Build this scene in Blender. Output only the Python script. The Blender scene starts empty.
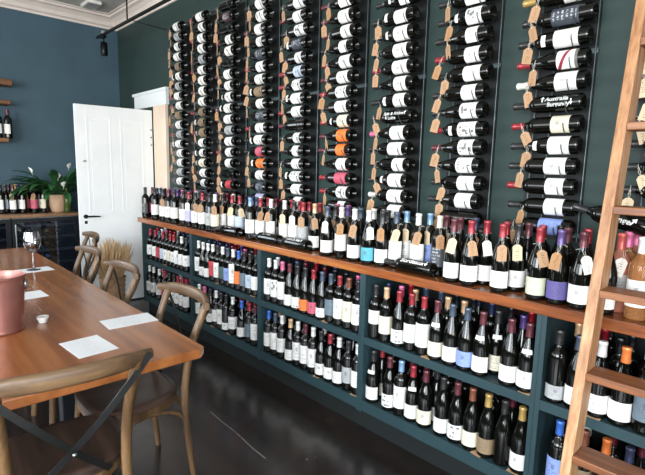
import bpy, math, random
from mathutils import Vector, Matrix, Euler
random.seed(7)
SC = bpy.context.scene
COL = SC.collection
PI = math.pi
R = math.radians

# ------------------------------------------------------------------ camera
F_PX, YAW, PITCH, ROLL = 469.67, 0.8078, 0.1433, 0.0221
CAM = Vector((0, -1.907, 1.48))
def cam_axes():
    cy, sy = math.cos(YAW), math.sin(YAW)
    fw = Vector((-sy*math.cos(PITCH), cy*math.cos(PITCH), -math.sin(PITCH)))
    r = Vector((cy, sy, 0)); u = r.cross(fw)
    c, s = math.cos(ROLL), math.sin(ROLL)
    return fw, c*r + s*u, -s*r + c*u
FW, RT, UP = cam_axes()
cd = bpy.data.cameras.new('camera'); cam = bpy.data.objects.new('camera', cd); COL.objects.link(cam)
cd.sensor_width = 36.0; cd.lens = 36.0*F_PX/645.0; cd.clip_start = 0.05
cam.matrix_world = Matrix(((RT.x, UP.x, -FW.x, CAM.x), (RT.y, UP.y, -FW.y, CAM.y), (RT.z, UP.z, -FW.z, CAM.z), (0, 0, 0, 1)))
SC.camera = cam

def x_at(px, Y, Z):            # where on the line (Y, Z) along the wall a bottle stands
    a = (px - 322.5)/F_PX; n = RT - a*FW
    return CAM.x - ((Y-CAM.y)*n.y + (Z-CAM.z)*n.z)/n.x
def y_at(px, X, Z):
    a = (px - 322.5)/F_PX; n = RT - a*FW
    return CAM.y - ((X-CAM.x)*n.x + (Z-CAM.z)*n.z)/n.y

# ------------------------------------------------------------------ materials
def srgb(h):
    if isinstance(h, str):
        h = tuple(int(h[i:i+2], 16) for i in (0, 2, 4))
    f = lambda c: (c/255/12.92) if c/255 <= .04045 else ((c/255+.055)/1.055)**2.4
    return tuple(f(c) for c in h) + (1.0,)
class NT:
    def __init__(s, name):
        s.m = bpy.data.materials.new(name); s.m.use_nodes = True; s.t = s.m.node_tree
        s.p = s.t.nodes['Principled BSDF']
    def n(s, typ, **kw):
        nd = s.t.nodes.new(typ)
        for k, v in kw.items():
            if k in nd.inputs: nd.inputs[k].default_value = v
            else: setattr(nd, k, v)
        return nd
    def l(s, a, b): s.t.links.new(a, b)
    def math(s, op, a, b=None, c=None):
        nd = s.n('ShaderNodeMath', operation=op)
        for i, v in enumerate((a, b, c)):
            if v is None: continue
            if isinstance(v, (int, float)): nd.inputs[i].default_value = v
            else: s.l(v, nd.inputs[i])
        return nd.outputs[0]
    def mix(s, fac, a, b):
        nd = s.n('ShaderNodeMix', data_type='RGBA')
        for i, v in ((0, fac), (6, a), (7, b)):
            if isinstance(v, (int, float, tuple)): nd.inputs[i].default_value = v
            else: s.l(v, nd.inputs[i])
        return nd.outputs[2]
    def ramp(s, fac, stops):
        nd = s.n('ShaderNodeValToRGB'); e = nd.color_ramp.elements
        while len(e) < len(stops): e.new(.5)
        for i, (p, c) in enumerate(stops): e[i].position = p; e[i].color = c
        s.l(fac, nd.inputs[0]); return nd.outputs[0]
    def set(s, **kw):
        for k, v in kw.items():
            k = k.replace('_', ' ')
            if hasattr(v, 'is_output'): s.l(v, s.p.inputs[k])
            else: s.p.inputs[k].default_value = v
        return s.m
def tex(t, coord='Object', scale=(1, 1, 1), rot=(0, 0, 0)):
    c = t.n('ShaderNodeTexCoord'); m = t.n('ShaderNodeMapping')
    m.inputs['Scale'].default_value = scale; m.inputs['Rotation'].default_value = rot
    t.l(c.outputs[coord], m.inputs[0]); return m.outputs[0]
def noise(t, vec, scale, detail=4, rough=.55):
    n = t.n('ShaderNodeTexNoise'); n.inputs['Scale'].default_value = scale; n.inputs['Detail'].default_value = detail
    n.inputs['Roughness'].default_value = rough; t.l(vec, n.inputs['Vector']); return n.outputs['Fac']
def bump(t, h, strength=.2, dist=.01):
    b = t.n('ShaderNodeBump'); b.inputs['Strength'].default_value = strength; b.inputs['Distance'].default_value = dist
    t.l(h, b.inputs['Height']); t.l(b.outputs[0], t.p.inputs['Normal'])

def mat_paint(name, c1, c2, rough=.6, scale=3, spec=.4):
    t = NT(name); v = tex(t); f = noise(t, v, scale)
    col = t.ramp(f, [(.3, srgb(c1)), (.7, srgb(c2))])
    bump(t, noise(t, v, 120, 2), .06, .003)
    return t.set(Base_Color=col, Roughness=rough, Specular_IOR_Level=spec)
def mat_wood(name, dark, mid, light, axis=0, rough=.4, grain=14, bands=3., coat=0.):
    t = NT(name); sc = [grain]*3; sc[axis] = grain*.06
    v = tex(t, 'Object', tuple(sc)); f = noise(t, v, 1.6, 6, .62)
    sc2 = [bands]*3; sc2[axis] = bands*.25
    g = noise(t, tex(t, 'Object', tuple(sc2)), 1.0, 2)
    k = t.math('ADD', t.math('MULTIPLY', f, .62), t.math('MULTIPLY', g, .38))
    col = t.ramp(k, [(.36, srgb(dark)), (.5, srgb(mid)), (.64, srgb(light))])
    bump(t, f, .10, .003)
    return t.set(Base_Color=col, Roughness=rough, Coat_Weight=coat, Coat_Roughness=.15)
def mat_plain(name, c, rough=.5, metal=0., **kw):
    t = NT(name); v = tex(t); f = noise(t, v, 9, 3)
    c = srgb(c); d = tuple(min(1, x*.82) for x in c[:3]) + (1,); e = tuple(min(1, x*1.12) for x in c[:3]) + (1,)
    return t.set(Base_Color=t.ramp(f, [(.3, d), (.7, e)]), Roughness=rough, Metallic=metal, **kw)

M = {}
M['wall_green'] = mat_paint('dark_green_wall_paint', '253835', '293d3a', .62)
M['wall_blue'] = mat_paint('blue_green_wall_paint', '3e5663', '455e6c', .6)  # same green paint, with the bluish cast of daylight put into its colour
M['wall_pale'] = mat_paint('dark_green_street_wall', '26302f', '2b3635', .62)
M['ceiling'] = mat_paint('ceiling_paint', 'b4b1a9', 'c2bfb8', .8)
M['cornice'] = mat_paint('cornice_paint', 'ded0c4', 'e8dcd2', .6)
M['door_white'] = mat_paint('white_door_paint', 'e6eaec', 'eff2f3', .38)
M['architrave'] = mat_paint('warm_white_woodwork', 'e2cdb8', 'ead9c8', .5)
M['teal'] = mat_paint('teal_shelf_paint', '263a3f', '2b4348', .5)
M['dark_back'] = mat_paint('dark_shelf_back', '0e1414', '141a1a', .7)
M['counter'] = mat_wood('red_brown_counter_wood', '55290f', '8d4e28', 'ba7840', 0, .26, 16, 1.4, .3)
M['table'] = mat_wood('table_top_wood', '744220', '91562d', 'a76c3e', 0, .27, 9, 1.3, .25)
M['table_edge'] = M['table']
M['chair_wood'] = mat_wood('chair_wood', '412e1c', '5f472e', '806241', 2, .42, 20, 5)
M['chair_rail'] = mat_wood('chair_rail_wood', '3d2d1c', '5a4430', '7b6042', 0, .42, 20, 5)
M['seat_wood'] = mat_wood('chair_seat_wood', '2c2420', '3a2d26', '4b3930', 1, .35, 12, 4)
M['ladder'] = mat_wood('ladder_pine', '8a5c3b', 'ad7f58', 'c79e76', 2, .45, 34, 3)
M['tread'] = mat_wood('ladder_tread_wood', '5e3521', '7d4d30', '97653f', 0, .42, 30, 3)
M['shelf_wood'] = mat_wood('floating_shelf_wood', '5b3a25', '7b5236', '9a6c4a', 1, .5, 14, 3)
M['bar_wood'] = mat_wood('bar_top_wood', '75563b', '937052', 'ad8a69', 1, .4, 12, 3)
M['black_metal'] = mat_plain('black_metal', '16181a', .38, .7)
M['strap_metal'] = mat_plain('dark_strap_metal', '363736', .42, .7)
M['rod_metal'] = mat_plain('grey_rod_metal', '5c686b', .4, .8)
M['steel'] = mat_plain('brushed_steel', 'aab0b2', .28, 1.0)
M['black_paint'] = mat_plain('black_cabinet', '14181c', .35)
M['rack_board'] = mat_plain('dark_rack_board', '0c1112', .6)  # near-black tone standing in for shade around the rack bottles
def mat_added_glow():  # added glow that brightens the fridge interiors
    t = NT('fridge_led'); t.p.inputs['Emission Color'].default_value = (.45, .68, 1., 1); t.p.inputs['Emission Strength'].default_value = 4.
    return t.m
M['led'] = mat_added_glow()
M['copper'] = mat_plain('pink_copper', 'aa776e', .4, .7)
M['ceramic'] = mat_plain('white_ceramic', 'e9e6e0', .3)
M['wax'] = mat_plain('white_wax', 'efece4', .5)
M['wick'] = mat_plain('dark_wick', '2a2420', .8)
M['string'] = mat_plain('cotton_string', 'd6cdbd', .9)
M['pot'] = mat_plain('tan_ribbed_pot', 'bd9c7e', .7)
M['soil'] = mat_plain('potting_soil', '2a2019', .95)
M['flower'] = mat_plain('white_spathe', 'eef0e6', .55)
M['chalk'] = mat_plain('white_paint_pen', 'f0f2f0', .7)
M['straw'] = mat_plain('dried_grass', 'c8a880', .9)
M['wicker'] = mat_wood('wicker', '8a6a4c', 'b08c66', 'cfae86', 0, .8, 60, 20)

def mat_leaf():
    t = NT('leaf_green'); f = noise(t, tex(t), 14, 3)
    oi = t.n('ShaderNodeObjectInfo')
    return t.set(Base_Color=t.ramp(f, [(.3, srgb('1c4426')), (.7, srgb('3a6e3c'))]), Roughness=.42)
M['leaf'] = mat_leaf()
def mat_glass_dark(name, c, rough=.07):
    t = NT(name); f = noise(t, tex(t), 40, 2)
    c = srgb(c)
    return t.set(Base_Color=t.ramp(f, [(.3, tuple(x*.8 for x in c[:3])+(1,)), (.7, c)]), Roughness=rough, IOR=1.5, Specular_IOR_Level=.5)
M['glass'] = mat_glass_dark('dark_bottle_glass', '0b0c09')
def mat_tint(name, c, tr, rough=.04):
    t = NT(name); f = noise(t, tex(t), 6, 2); c = srgb(c)
    return t.set(Base_Color=t.ramp(f, [(.2, c), (.8, tuple(min(1, x*1.05) for x in c[:3])+(1,))]), Roughness=rough, Transmission_Weight=tr, IOR=1.3)
M['rose_glass'] = mat_tint('rose_wine_glass', 'd98f78', .55, .06)
M['amber_glass'] = mat_tint('amber_wine_glass', 'c48a58', .65, .06)
M['green_glass'] = mat_tint('green_bottle_glass', '51612e', .4, .06)
def mat_stemware():
    t = NT('clear_stemware'); tr = t.n('ShaderNodeBsdfTransparent'); tr.inputs[0].default_value = (.95, .96, .97, 1); gl = t.n('ShaderNodeBsdfGlossy'); gl.inputs['Roughness'].default_value = .02
    lw = t.n('ShaderNodeLayerWeight'); lw.inputs[0].default_value = .5; mx = t.n('ShaderNodeMixShader')
    t.l(t.math('ADD', .10, t.math('MULTIPLY', lw.outputs['Fresnel'], .75)), mx.inputs[0])
    t.l(tr.outputs[0], mx.inputs[1]); t.l(gl.outputs[0], mx.inputs[2]); t.l(mx.outputs[0], t.t.nodes['Material Output'].inputs[0])
    return t.m
M['clear'] = mat_stemware()

def mat_objcolor(name, rough, metal=0., marks=None):
    """colour from the object's own colour; printed marks drawn over the label's own UV"""
    t = NT(name); oi = t.n('ShaderNodeObjectInfo')
    base = oi.outputs['Color']
    v = tex(t); f = noise(t, v, 30, 2)
    base = t.mix(t.math('MULTIPLY', f, .10), base, (.5, .48, .45, 1))
    if marks:
        uv = t.n('ShaderNodeUVMap'); sp = t.n('ShaderNodeSeparateXYZ'); t.l(uv.outputs[0], sp.inputs[0])
        u, w = sp.outputs[0], sp.outputs[1]
        rnd = oi.outputs['Random']
        def band(x, lo, hi):
            return t.math('MULTIPLY', t.math('GREATER_THAN', x, lo), t.math('LESS_THAN', x, hi))
        rows = marks['rows']
        wr = t.math('MULTIPLY', w, rows); fr = t.math('FRACT', wr); ro = t.math('FLOOR', wr)
        cx = t.n('ShaderNodeCombineXYZ')
        t.l(t.math('MULTIPLY', u, marks['chars']), cx.inputs[0])
        t.l(t.math('ADD', t.math('MULTIPLY', ro, 7.3), t.math('MULTIPLY', fr, .8)), cx.inputs[1]); t.l(t.math('MULTIPLY', rnd, 91.), cx.inputs[2])
        nn = noise(t, cx.outputs[0], 1.0, 1)
        ink = t.math('MULTIPLY', t.math('GREATER_THAN', nn, .5), band(fr, .25, .68))
        # which rows carry writing depends on the bottle
        cy = t.n('ShaderNodeCombineXYZ'); t.l(ro, cy.inputs[0]); t.l(t.math('MULTIPLY', rnd, 57.), cy.inputs[1])
        rn = noise(t, cy.outputs[0], 1.37, 1)
        ink = t.math('MULTIPLY', ink, t.math('GREATER_THAN', rn, marks['skip']))
        mg = t.math('ADD', .16, t.math('MULTIPLY', rn, .3))
        ink = t.math('MULTIPLY', ink, t.math('LESS_THAN', t.math('ABSOLUTE', t.math('SUBTRACT', u, .5)), t.math('SUBTRACT', .5, mg)))
        ink = t.math('MULTIPLY', ink, band(w, .08, .93))
        if marks.get('emblem'):
            cxn = t.math('SUBTRACT', u, .5); cyn = t.math('MULTIPLY', t.math('SUBTRACT', w, .62), marks['asp'])
            d = t.math('SQRT', t.math('ADD', t.math('POWER', cxn, 2.), t.math('POWER', cyn, 2.)))
            em = t.math('MULTIPLY', t.math('LESS_THAN', d, .075), t.math('GREATER_THAN', t.math('FRACT', t.math('MULTIPLY', rnd, 13.7)), .55))
            ink = t.math('MAXIMUM', ink, em)
        base = t.mix(t.math('MULTIPLY', ink, marks['dark']), base, marks['ink'])
    return t.set(Base_Color=base, Roughness=rough, Metallic=metal)
M['label'] = mat_objcolor('printed_paper_label', .6, 0., dict(rows=9., chars=22., skip=.44, dark=.5, ink=srgb('3b3a3c'), emblem=True, asp=.6))
M['label_dark'] = mat_objcolor('dark_label_pale_print', .55, 0., dict(rows=6., chars=16., skip=.3, dark=.75, ink=srgb('c5cbd0'), emblem=False, asp=.6))
M['label_sketch'] = mat_objcolor('label_with_ink_drawing', .6, 0., dict(rows=3., chars=9., skip=.2, dark=.8, ink=srgb('2c2c2e'), emblem=True, asp=.6))
M['tag'] = mat_objcolor('card_tag_handwritten', .85, 0., dict(rows=8., chars=15., skip=.36, dark=.72, ink=srgb('51402f'), emblem=False, asp=1.))
M['capsule'] = mat_objcolor('foil_capsule', .3, .25)
M['paper'] = mat_objcolor('printed_sheet', .7, 0., dict(rows=26., chars=60., skip=.4, dark=.28, ink=srgb('6d7078'), emblem=False, asp=1.))

def mat_stripe_label():
    t = NT('white_label_red_slash'); uv = t.n('ShaderNodeUVMap'); sp = t.n('ShaderNodeSeparateXYZ'); t.l(uv.outputs[0], sp.inputs[0])
    d = t.math('ABSOLUTE', t.math('SUBTRACT', t.math('ADD', t.math('MULTIPLY', sp.outputs[0], .55), sp.outputs[1]), .93))
    a = t.math('LESS_THAN', d, .085); b = t.math('LESS_THAN', sp.outputs[1], .14)
    c = t.mix(a, srgb('e9e8e4'), srgb('8e1f33'))
    return t.set(Base_Color=t.mix(b, c, srgb('6d6c6a')), Roughness=.55)
M['label_slash'] = mat_stripe_label()

def mat_floor():
    t = NT('dark_polished_floor'); v = tex(t)
    f = noise(t, v, 1.3, 6, .6); g = noise(t, v, 14, 5, .6)
    k = t.math('ADD', t.math('MULTIPLY', f, .6), t.math('MULTIPLY', g, .4))
    col = t.ramp(k, [(.35, srgb('1d1917')), (.55, srgb('2a2421')), (.72, srgb('3a322d'))])
    # one long pale scuff and a few paint flecks
    tc = t.n('ShaderNodeTexCoord'); mp = t.n('ShaderNodeMapping', vector_type='TEXTURE')
    mp.inputs['Location'].default_value = (-2.10, -.54, 0); mp.inputs['Rotation'].default_value = (0, 0, R(-3.3))
    t.l(tc.outputs['Object'], mp.inputs[0]); sp = t.n('ShaderNodeSeparateXYZ'); t.l(mp.outputs[0], sp.inputs[0])
    wob = t.math('MULTIPLY', t.math('SUBTRACT', noise(t, v, 5, 2), .5), .02)
    ln = t.math('MULTIPLY', t.math('LESS_THAN', t.math('ABSOLUTE', t.math('ADD', sp.outputs[1], wob)), .003), t.math('LESS_THAN', t.math('ABSOLUTE', sp.outputs[0]), .30))
    ln = t.math('MULTIPLY', ln, t.math('GREATER_THAN', noise(t, v, 60, 2), .42))
    fl = t.math('GREATER_THAN', noise(t, v, 24, 3, .7), .735)
    col = t.mix(t.math('MULTIPLY', t.math('MAXIMUM', ln, fl), .6), col, srgb('a39b93'))
    ro = t.math('ADD', .10, t.math('MULTIPLY', g, .22))
    bump(t, g, .05, .004)
    return t.set(Base_Color=col, Roughness=ro, Specular_IOR_Level=.5)
M['floor'] = mat_floor()
def mat_pane():
    t = NT('window_pane_glass'); tr = t.n('ShaderNodeBsdfTransparent'); gl = t.n('ShaderNodeBsdfGlossy'); gl.inputs['Roughness'].default_value = .02
    mx = t.n('ShaderNodeMixShader'); mx.inputs[0].default_value = .06
    t.l(tr.outputs[0], mx.inputs[1]); t.l(gl.outputs[0], mx.inputs[2]); t.l(mx.outputs[0], t.t.nodes['Material Output'].inputs[0])
    return t.m
M['pane'] = mat_pane()
def mat_fridge_glass():
    t = NT('tinted_fridge_glass'); tr = t.n('ShaderNodeBsdfTransparent'); tr.inputs[0].default_value = (.5, .62, .8, 1)
    gl = t.n('ShaderNodeBsdfGlossy'); gl.inputs['Roughness'].default_value = .03
    mx = t.n('ShaderNodeMixShader'); mx.inputs[0].default_value = .10
    t.l(tr.outputs[0], mx.inputs[1]); t.l(gl.outputs[0], mx.inputs[2]); t.l(mx.outputs[0], t.t.nodes['Material Output'].inputs[0])
    return t.m
M['fridge_glass'] = mat_fridge_glass()

# ------------------------------------------------------------------ mesh building
class MB:
    def __init__(s): s.v = []; s.f = []; s.uv = {}
    def add(s, vs, fs):
        o = len(s.v); s.v += [tuple(v) for v in vs]; s.f += [tuple(i+o for i in f) for f in fs]; return s
    def box(s, x0, x1, y0, y1, z0, z1):
        return s.add([(x0,y0,z0),(x1,y0,z0),(x1,y1,z0),(x0,y1,z0),(x0,y0,z1),(x1,y0,z1),(x1,y1,z1),(x0,y1,z1)],
                     [(0,3,2,1),(4,5,6,7),(0,1,5,4),(1,2,6,5),(2,3,7,6),(3,0,4,7)])
    def lathe(s, prof, n=20, c=(0,0,0), cap0=True, cap1=True):
        vs = []; fs = []
        for r, z in prof:
            for i in range(n):
                a = 2*PI*i/n; vs.append((c[0]+r*math.cos(a), c[1]+r*math.sin(a), c[2]+z))
        for j in range(len(prof)-1):
            for i in range(n):
                k = (i+1) % n; fs.append((j*n+i, j*n+k, (j+1)*n+k, (j+1)*n+i))
        if cap0: fs.append(tuple(reversed(range(n))))
        if cap1: fs.append(tuple(range((len(prof)-1)*n, len(prof)*n)))
        return s.add(vs, fs)
    def tube(s, pts, r, n=8, closed=False, sx=1.):
        pts = [Vector(p) for p in pts]; N = len(pts); vs = []; fs = []; ref = None
        for i, p in enumerate(pts):
            a = pts[(i-1) % N] if (closed or i > 0) else p; b = pts[(i+1) % N] if (closed or i < N-1) else p
            d = (b-a).normalized()
            if ref is None: ref = Vector((0,0,1)) if abs(d.z) < .9 else Vector((0,1,0))
            ref = (ref - d*ref.dot(d)).normalized(); q = d.cross(ref)
            rr = r[i] if isinstance(r, (list, tuple)) else r
            for k in range(n):
                t = 2*PI*k/n; vs.append(p + ref*math.cos(t)*rr + q*math.sin(t)*rr*sx)
        for i in range(N if closed else N-1):
            j = (i+1) % N
            for k in range(n):
                m = (k+1) % n; fs.append((i*n+k, i*n+m, j*n+m, j*n+k))
        if not closed: fs += [tuple(reversed(range(n))), tuple(range((N-1)*n, N*n))]
        return s.add(vs, fs)
    def ribbon(s, pts, wdir, w, ndir, th):     # flat bar along pts; wdir/ndir lists or vectors
        vs = []; fs = []
        for i, p in enumerate(pts):
            p = Vector(p); wd = Vector(wdir[i] if isinstance(wdir, list) else wdir).normalized(); nd = Vector(ndir[i] if isinstance(ndir, list) else ndir).normalized()
            ww = w[i] if isinstance(w, list) else w; tt = th[i] if isinstance(th, list) else th
            vs += [p-wd*ww/2-nd*tt/2, p+wd*ww/2-nd*tt/2, p+wd*ww/2+nd*tt/2, p-wd*ww/2+nd*tt/2]
        for i in range(len(pts)-1):
            a = i*4; b = a+4
            for k in range(4): m = (k+1) % 4; fs.append((a+k, a+m, b+m, b+k))
        fs += [(3,2,1,0), tuple(len(vs)-4+k for k in range(4))]
        return s.add(vs, fs)
    def prism(s, poly, z0, z1):
        n = len(poly); vs = [(x,y,z0) for x,y in poly] + [(x,y,z1) for x,y in poly]
        return s.add(vs, [tuple(reversed(range(n))), tuple(range(n, 2*n))] + [(i,(i+1)%n,n+(i+1)%n,n+i) for i in range(n)])
    def mesh(s, name, smooth=None, uvf=None):
        me = bpy.data.meshes.new(name); me.from_pydata(s.v, [], s.f)
        import bmesh as _b
        bm = _b.new(); bm.from_mesh(me); _b.ops.recalc_face_normals(bm, faces=bm.faces); bm.to_mesh(me); bm.free()
        if uvf:
            ul = me.uv_layers.new(name='UVMap')
            for lp in me.loops: ul.data[lp.index].uv = uvf(me.vertices[lp.vertex_index].co)
        if smooth:
            me.polygons.foreach_set('use_smooth', [True]*len(me.polygons)); me.set_sharp_from_angle(angle=R(smooth))
        return me
    def build(s, name, mat, parent=None, smooth=None, uvf=None, bevel=0):
        return link(name, s.mesh(name, smooth, uvf), mat, parent, bevel=bevel)
def link(name, me, mat=None, parent=None, color=None, bevel=0):
    if mat is not None and not me.materials: me.materials.append(mat)
    o = bpy.data.objects.new(name, me); COL.objects.link(o)
    if mat is not None and me.materials[0] is not mat:
        o.material_slots[0].link = 'OBJECT'; o.material_slots[0].material = mat
    if parent: o.parent = parent
    if color: o.color = color
    if bevel:
        b = o.modifiers.new('bevel', 'BEVEL'); b.width = bevel; b.segments = 2; b.limit_method = 'ANGLE'; b.angle_limit = R(50)
    return o
def tag(o, label, cat, group=None, kind=None):
    o['label'] = label; o['category'] = cat
    if group: o['group'] = group
    if kind: o['kind'] = kind
    return o
def thing(name, label, cat, loc=(0,0,0), rz=0, group=None, rot=None):
    o = bpy.data.objects.new(name, None); COL.objects.link(o); o.empty_display_size = .05
    o.location = loc; o.rotation_euler = rot if rot is not None else (0, 0, rz)
    return tag(o, label, cat, group)
def struct(name, mb, mat, label, cat, **kw):
    return tag(mb.build(name, mat, **kw), label, cat, kind='structure')
def wpos(o, world):      # give a child a world matrix under its (unparented) root
    r = o.parent; o.matrix_local = Matrix.LocRotScale(r.location, r.rotation_euler, None).inverted() @ world

# ------------------------------------------------------------------ room
XL, XR, YB, YF, ZC = -6.11, 2.4, .40, -5.3, 3.23
struct('floor', MB().box(XL-.2, XR+.2, YF-.2, YB+.2, -.1, 0), M['floor'], 'dark brown polished floor with scuffs', 'floor')
struct('ceiling', MB().box(XL-.2, XR+.2, YF-.2, YB+.2, ZC, ZC+.1), M['ceiling'], 'pale painted ceiling', 'ceiling')
struct('wall_back', MB().box(XL-.2, XR+.2, YB, YB+.15, 0, ZC), M['wall_green'], 'dark green wall behind the bottle racks', 'wall')
def wall_with_holes(axis, pos, th, a0, a1, holes):
    m = MB(); zs = sorted({0, ZC} | {h[2] for h in holes} | {h[3] for h in holes}); xs = sorted({a0, a1} | {h[0] for h in holes} | {h[1] for h in holes})
    for i in range(len(xs)-1):
        for j in range(len(zs)-1):
            cx, cz = (xs[i]+xs[i+1])/2, (zs[j]+zs[j+1])/2
            if any(h[0] < cx < h[1] and h[2] < cz < h[3] for h in holes): continue
            if axis == 'x': m.box(pos, pos+th, xs[i], xs[i+1], zs[j], zs[j+1])
            else: m.box(xs[i], xs[i+1], pos, pos+th, zs[j], zs[j+1])
    return m
WIN = {'front': [(-5.2, -1.9, .7, 2.85), (-1.3, 1.9, .7, 2.85)], 'left': [(-3.9, -2.1, .85, 2.8)], 'right': [(-4.6, -1.2, .5, 2.6)]}
struct('wall_left', wall_with_holes('x', XL-.15, .15, YF, YB, WIN['left']), M['wall_blue'], 'blue green wall beside the open white door', 'wall')
struct('wall_right', wall_with_holes('x', XR, .15, YF, YB, WIN['right']), M['wall_pale'], 'pale wall to the right of the room', 'wall')
struct('wall_front', wall_with_holes('y', YF-.15, .15, XL, XR, WIN['front']), M['wall_pale'], 'pale street side wall with shop windows', 'wall')
def window(n, axis, pos, h):
    m = MB(); a0, a1, z0, z1 = h; w = .06
    def bx(p0, p1, q0, q1):
        if axis == 'y': m.box(p0, p1, pos, pos+.07, q0, q1)
        else: m.box(pos, pos+.07, p0, p1, q0, q1)
    bx(a0, a0+w, z0, z1); bx(a1-w, a1, z0, z1); bx(a0+w, a1-w, z0, z0+w); bx(a0+w, a1-w, z1-w, z1); c = (a0+a1)/2; bx(c-w/2, c+w/2, z0+w, z1-w)
    o = m.build('window_%d' % n, M['door_white']); tag(o, 'white framed shop window, number %d along the walls' % n, 'window', kind='structure')
    g = MB()
    if axis == 'y': g.box(a0+w, a1-w, pos+.03, pos+.036, z0+w, z1-w)
    else: g.box(pos+.03, pos+.036, a0+w, a1-w, z0+w, z1-w)
    g.build('pane', M['pane'], o)
window(1, 'y', YF-.11, WIN['front'][0]); window(2, 'y', YF-.11, WIN['front'][1]); window(3, 'x', XL-.11, WIN['left'][0]); window(4, 'x', XR+.04, WIN['right'][0])
# cornice
prof = [(0, 0), (0, -.14), (.015, -.14), (.02, -.12), (.045, -.105), (.06, -.07), (.095, -.04), (.13, -.03), (.135, -.012), (.16, -.01), (.16, 0)]
def cornice(name, kind):
    m = MB(); n = len(prof)
    if kind == 'left': vs = [(XL+a, YF, ZC+b) for a, b in prof] + [(XL+a, YB-a, ZC+b) for a, b in prof]
    else: vs = [(XL+a, YB-a, ZC+b) for a, b in prof] + [(XR, YB-a, ZC+b) for a, b in prof]
    m.add(vs, [(i, (i+1) % n, n+(i+1) % n, n+i) for i in range(n)] + [tuple(range(n)), tuple(range(2*n-1, n-1, -1))])
    return m
struct('trim_1', cornice('c', 'left'), M['cornice'], 'moulded cream cornice along the blue wall', 'cornice')
struct('trim_2', cornice('c', 'back'), M['cornice'], 'moulded cream cornice along the bottle wall', 'cornice')
# doorway surround and the open door
m = MB(); m.box(-5.58, -4.77, YB-.035, YB, 2.12, 2.26); m.box(-5.60, -4.75, YB-.05, YB, 2.26, 2.29)
struct('trim_4', m, M['door_white'], 'white painted head of the door surround', 'door frame')
m = MB(); m.box(-5.06, -4.80, YB-.03, YB, 0, 2.12); m.box(-5.07, -5.04, YB-.042, YB, 0, 2.12)
struct('trim_3', m, M['architrave'], 'warm white door surround on the bottle wall', 'door frame')
hx, hy = -5.125, YB-.045; fx, fy = -5.20, -.405
ang = math.atan2(fy-hy, fx-hx); DW = math.hypot(fx-hx, fy-hy)
door = thing('door_1', 'white panelled door standing open beside the bottle counter', 'door', (hx, hy, .0), ang); door['kind'] = 'structure'
m = MB(); m.box(0, DW, -.0, .038, .012, 2.075)
m.build('door_leaf', M['door_white'], door, bevel=.003)
def dpanel(x0, x1, z0, z1):
    m = MB(); w = .014
    m.box(x0, x1, .038, .0408, z0, z0+w); m.box(x0, x1, .038, .0408, z1-w, z1); m.box(x0, x0+w, .038, .0408, z0+w, z1-w); m.box(x1-w, x1, .038, .0408, z0+w, z1-w)
    m.box(x0+.04, x1-.04, .038, .0395, z0+.04, z1-.04)
    m.build('door_panel', M['door_white'], door, bevel=.002)
for x0, x1 in ((.10, DW/2-.045), (DW/2+.045, DW-.10)):
    dpanel(x0, x1, .16, .72); dpanel(x0, x1, .98, 1.96)
m = MB(); m.tube([(DW-.06, .038, .95), (DW-.06, .075, .95)], .012, 10); m.tube([(DW-.06, .075, .95), (DW-.12, .08, .952), (DW-.19, .075, .948)], [.008, .009, .007], 8)
m.lathe([(.022, 0), (.022, .006)], 14)
for i in range(len(m.v)-28, len(m.v)):
    x, y, z = m.v[i]; m.v[i] = (DW-.06+x, .038+z, .95+y)
m.build('door_handle', M['black_metal'], door, 40)
m = MB(); m.box(DW-.073, DW-.047, .038, .042, .875, .905); m.build('keyhole_plate', M['black_metal'], door)
m = MB(); m.box(DW-.085, DW-.055, .038, .052, 1.505, 1.525); m.box(DW-.076, DW-.064, .052, .066, 1.508, 1.522); m.build('door_latch', M['steel'], door)
for z in (1.70, 1.78, 1.86):
    MB().box(.008, .022, .038, .043, z, z+.012).build('hinge_screw', M['black_metal'], door)

# ------------------------------------------------------------------ counter and bays
CT = .97
m = MB(); m.box(-4.66, 1.3, -.02, YB-.002, CT-.045, CT)
tag(m.build('counter_worktop', M['counter'], bevel=.004), 'long polished red brown wooden worktop over the bottle bays', 'worktop')
XD = [-4.61, -3.61, -2.63, -1.665, -.705, .265, 1.235]
BAYN = ['first bay from door', 'second bay from door', 'third bay from door', 'fourth bay from door', 'bay behind the ladder', 'last bay']
S1, S0 = .565, .19
ORD = ['zeroth', 'first', 'second', 'third', 'fourth', 'fifth', 'sixth', 'seventh', 'eighth', 'ninth', 'tenth', 'eleventh', 'twelfth', 'thirteenth', 'fourteenth', 'fifteenth', 'sixteenth', 'seventeenth', 'eighteenth', 'nineteenth', 'twentieth'] 
ORD += ['twenty-' + w for w in ORD[1:10]] + ['thirtieth'] + ['thirty-' + w for w in ORD[1:10]] + ['fortieth'] + ['forty-' + w for w in ORD[1:10]] + ['fiftieth'] + ['fifty-' + w for w in ORD[1:10]]
for i in range(5):
    x0, x1 = XD[i], XD[i+1]; t = thing('shelf_unit', 'dark teal two tier shelf unit holding bottles, ' + BAYN[i], 'shelf unit', ((x0+x1)/2, 0, 0), 0, 'teal shelf units under the worktop')
    h = (x1-x0)/2 - .0006
    th = .019
    for a in (-h, h-th): MB().box(a, a+th, 0, .39, .12, CT-.0455).build('side_panel', M['teal'], t)
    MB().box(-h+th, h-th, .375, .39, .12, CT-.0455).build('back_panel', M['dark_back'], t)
    for z, d in ((S1, .042), (S0, .062)): MB().box(-h+th, h-th, .002, .375, z-d, z).build('shelf', M['teal'], t)
    MB().box(-h, h, .05, .07, .0, .12).build('kick_board', M['dark_back'], t)

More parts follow.
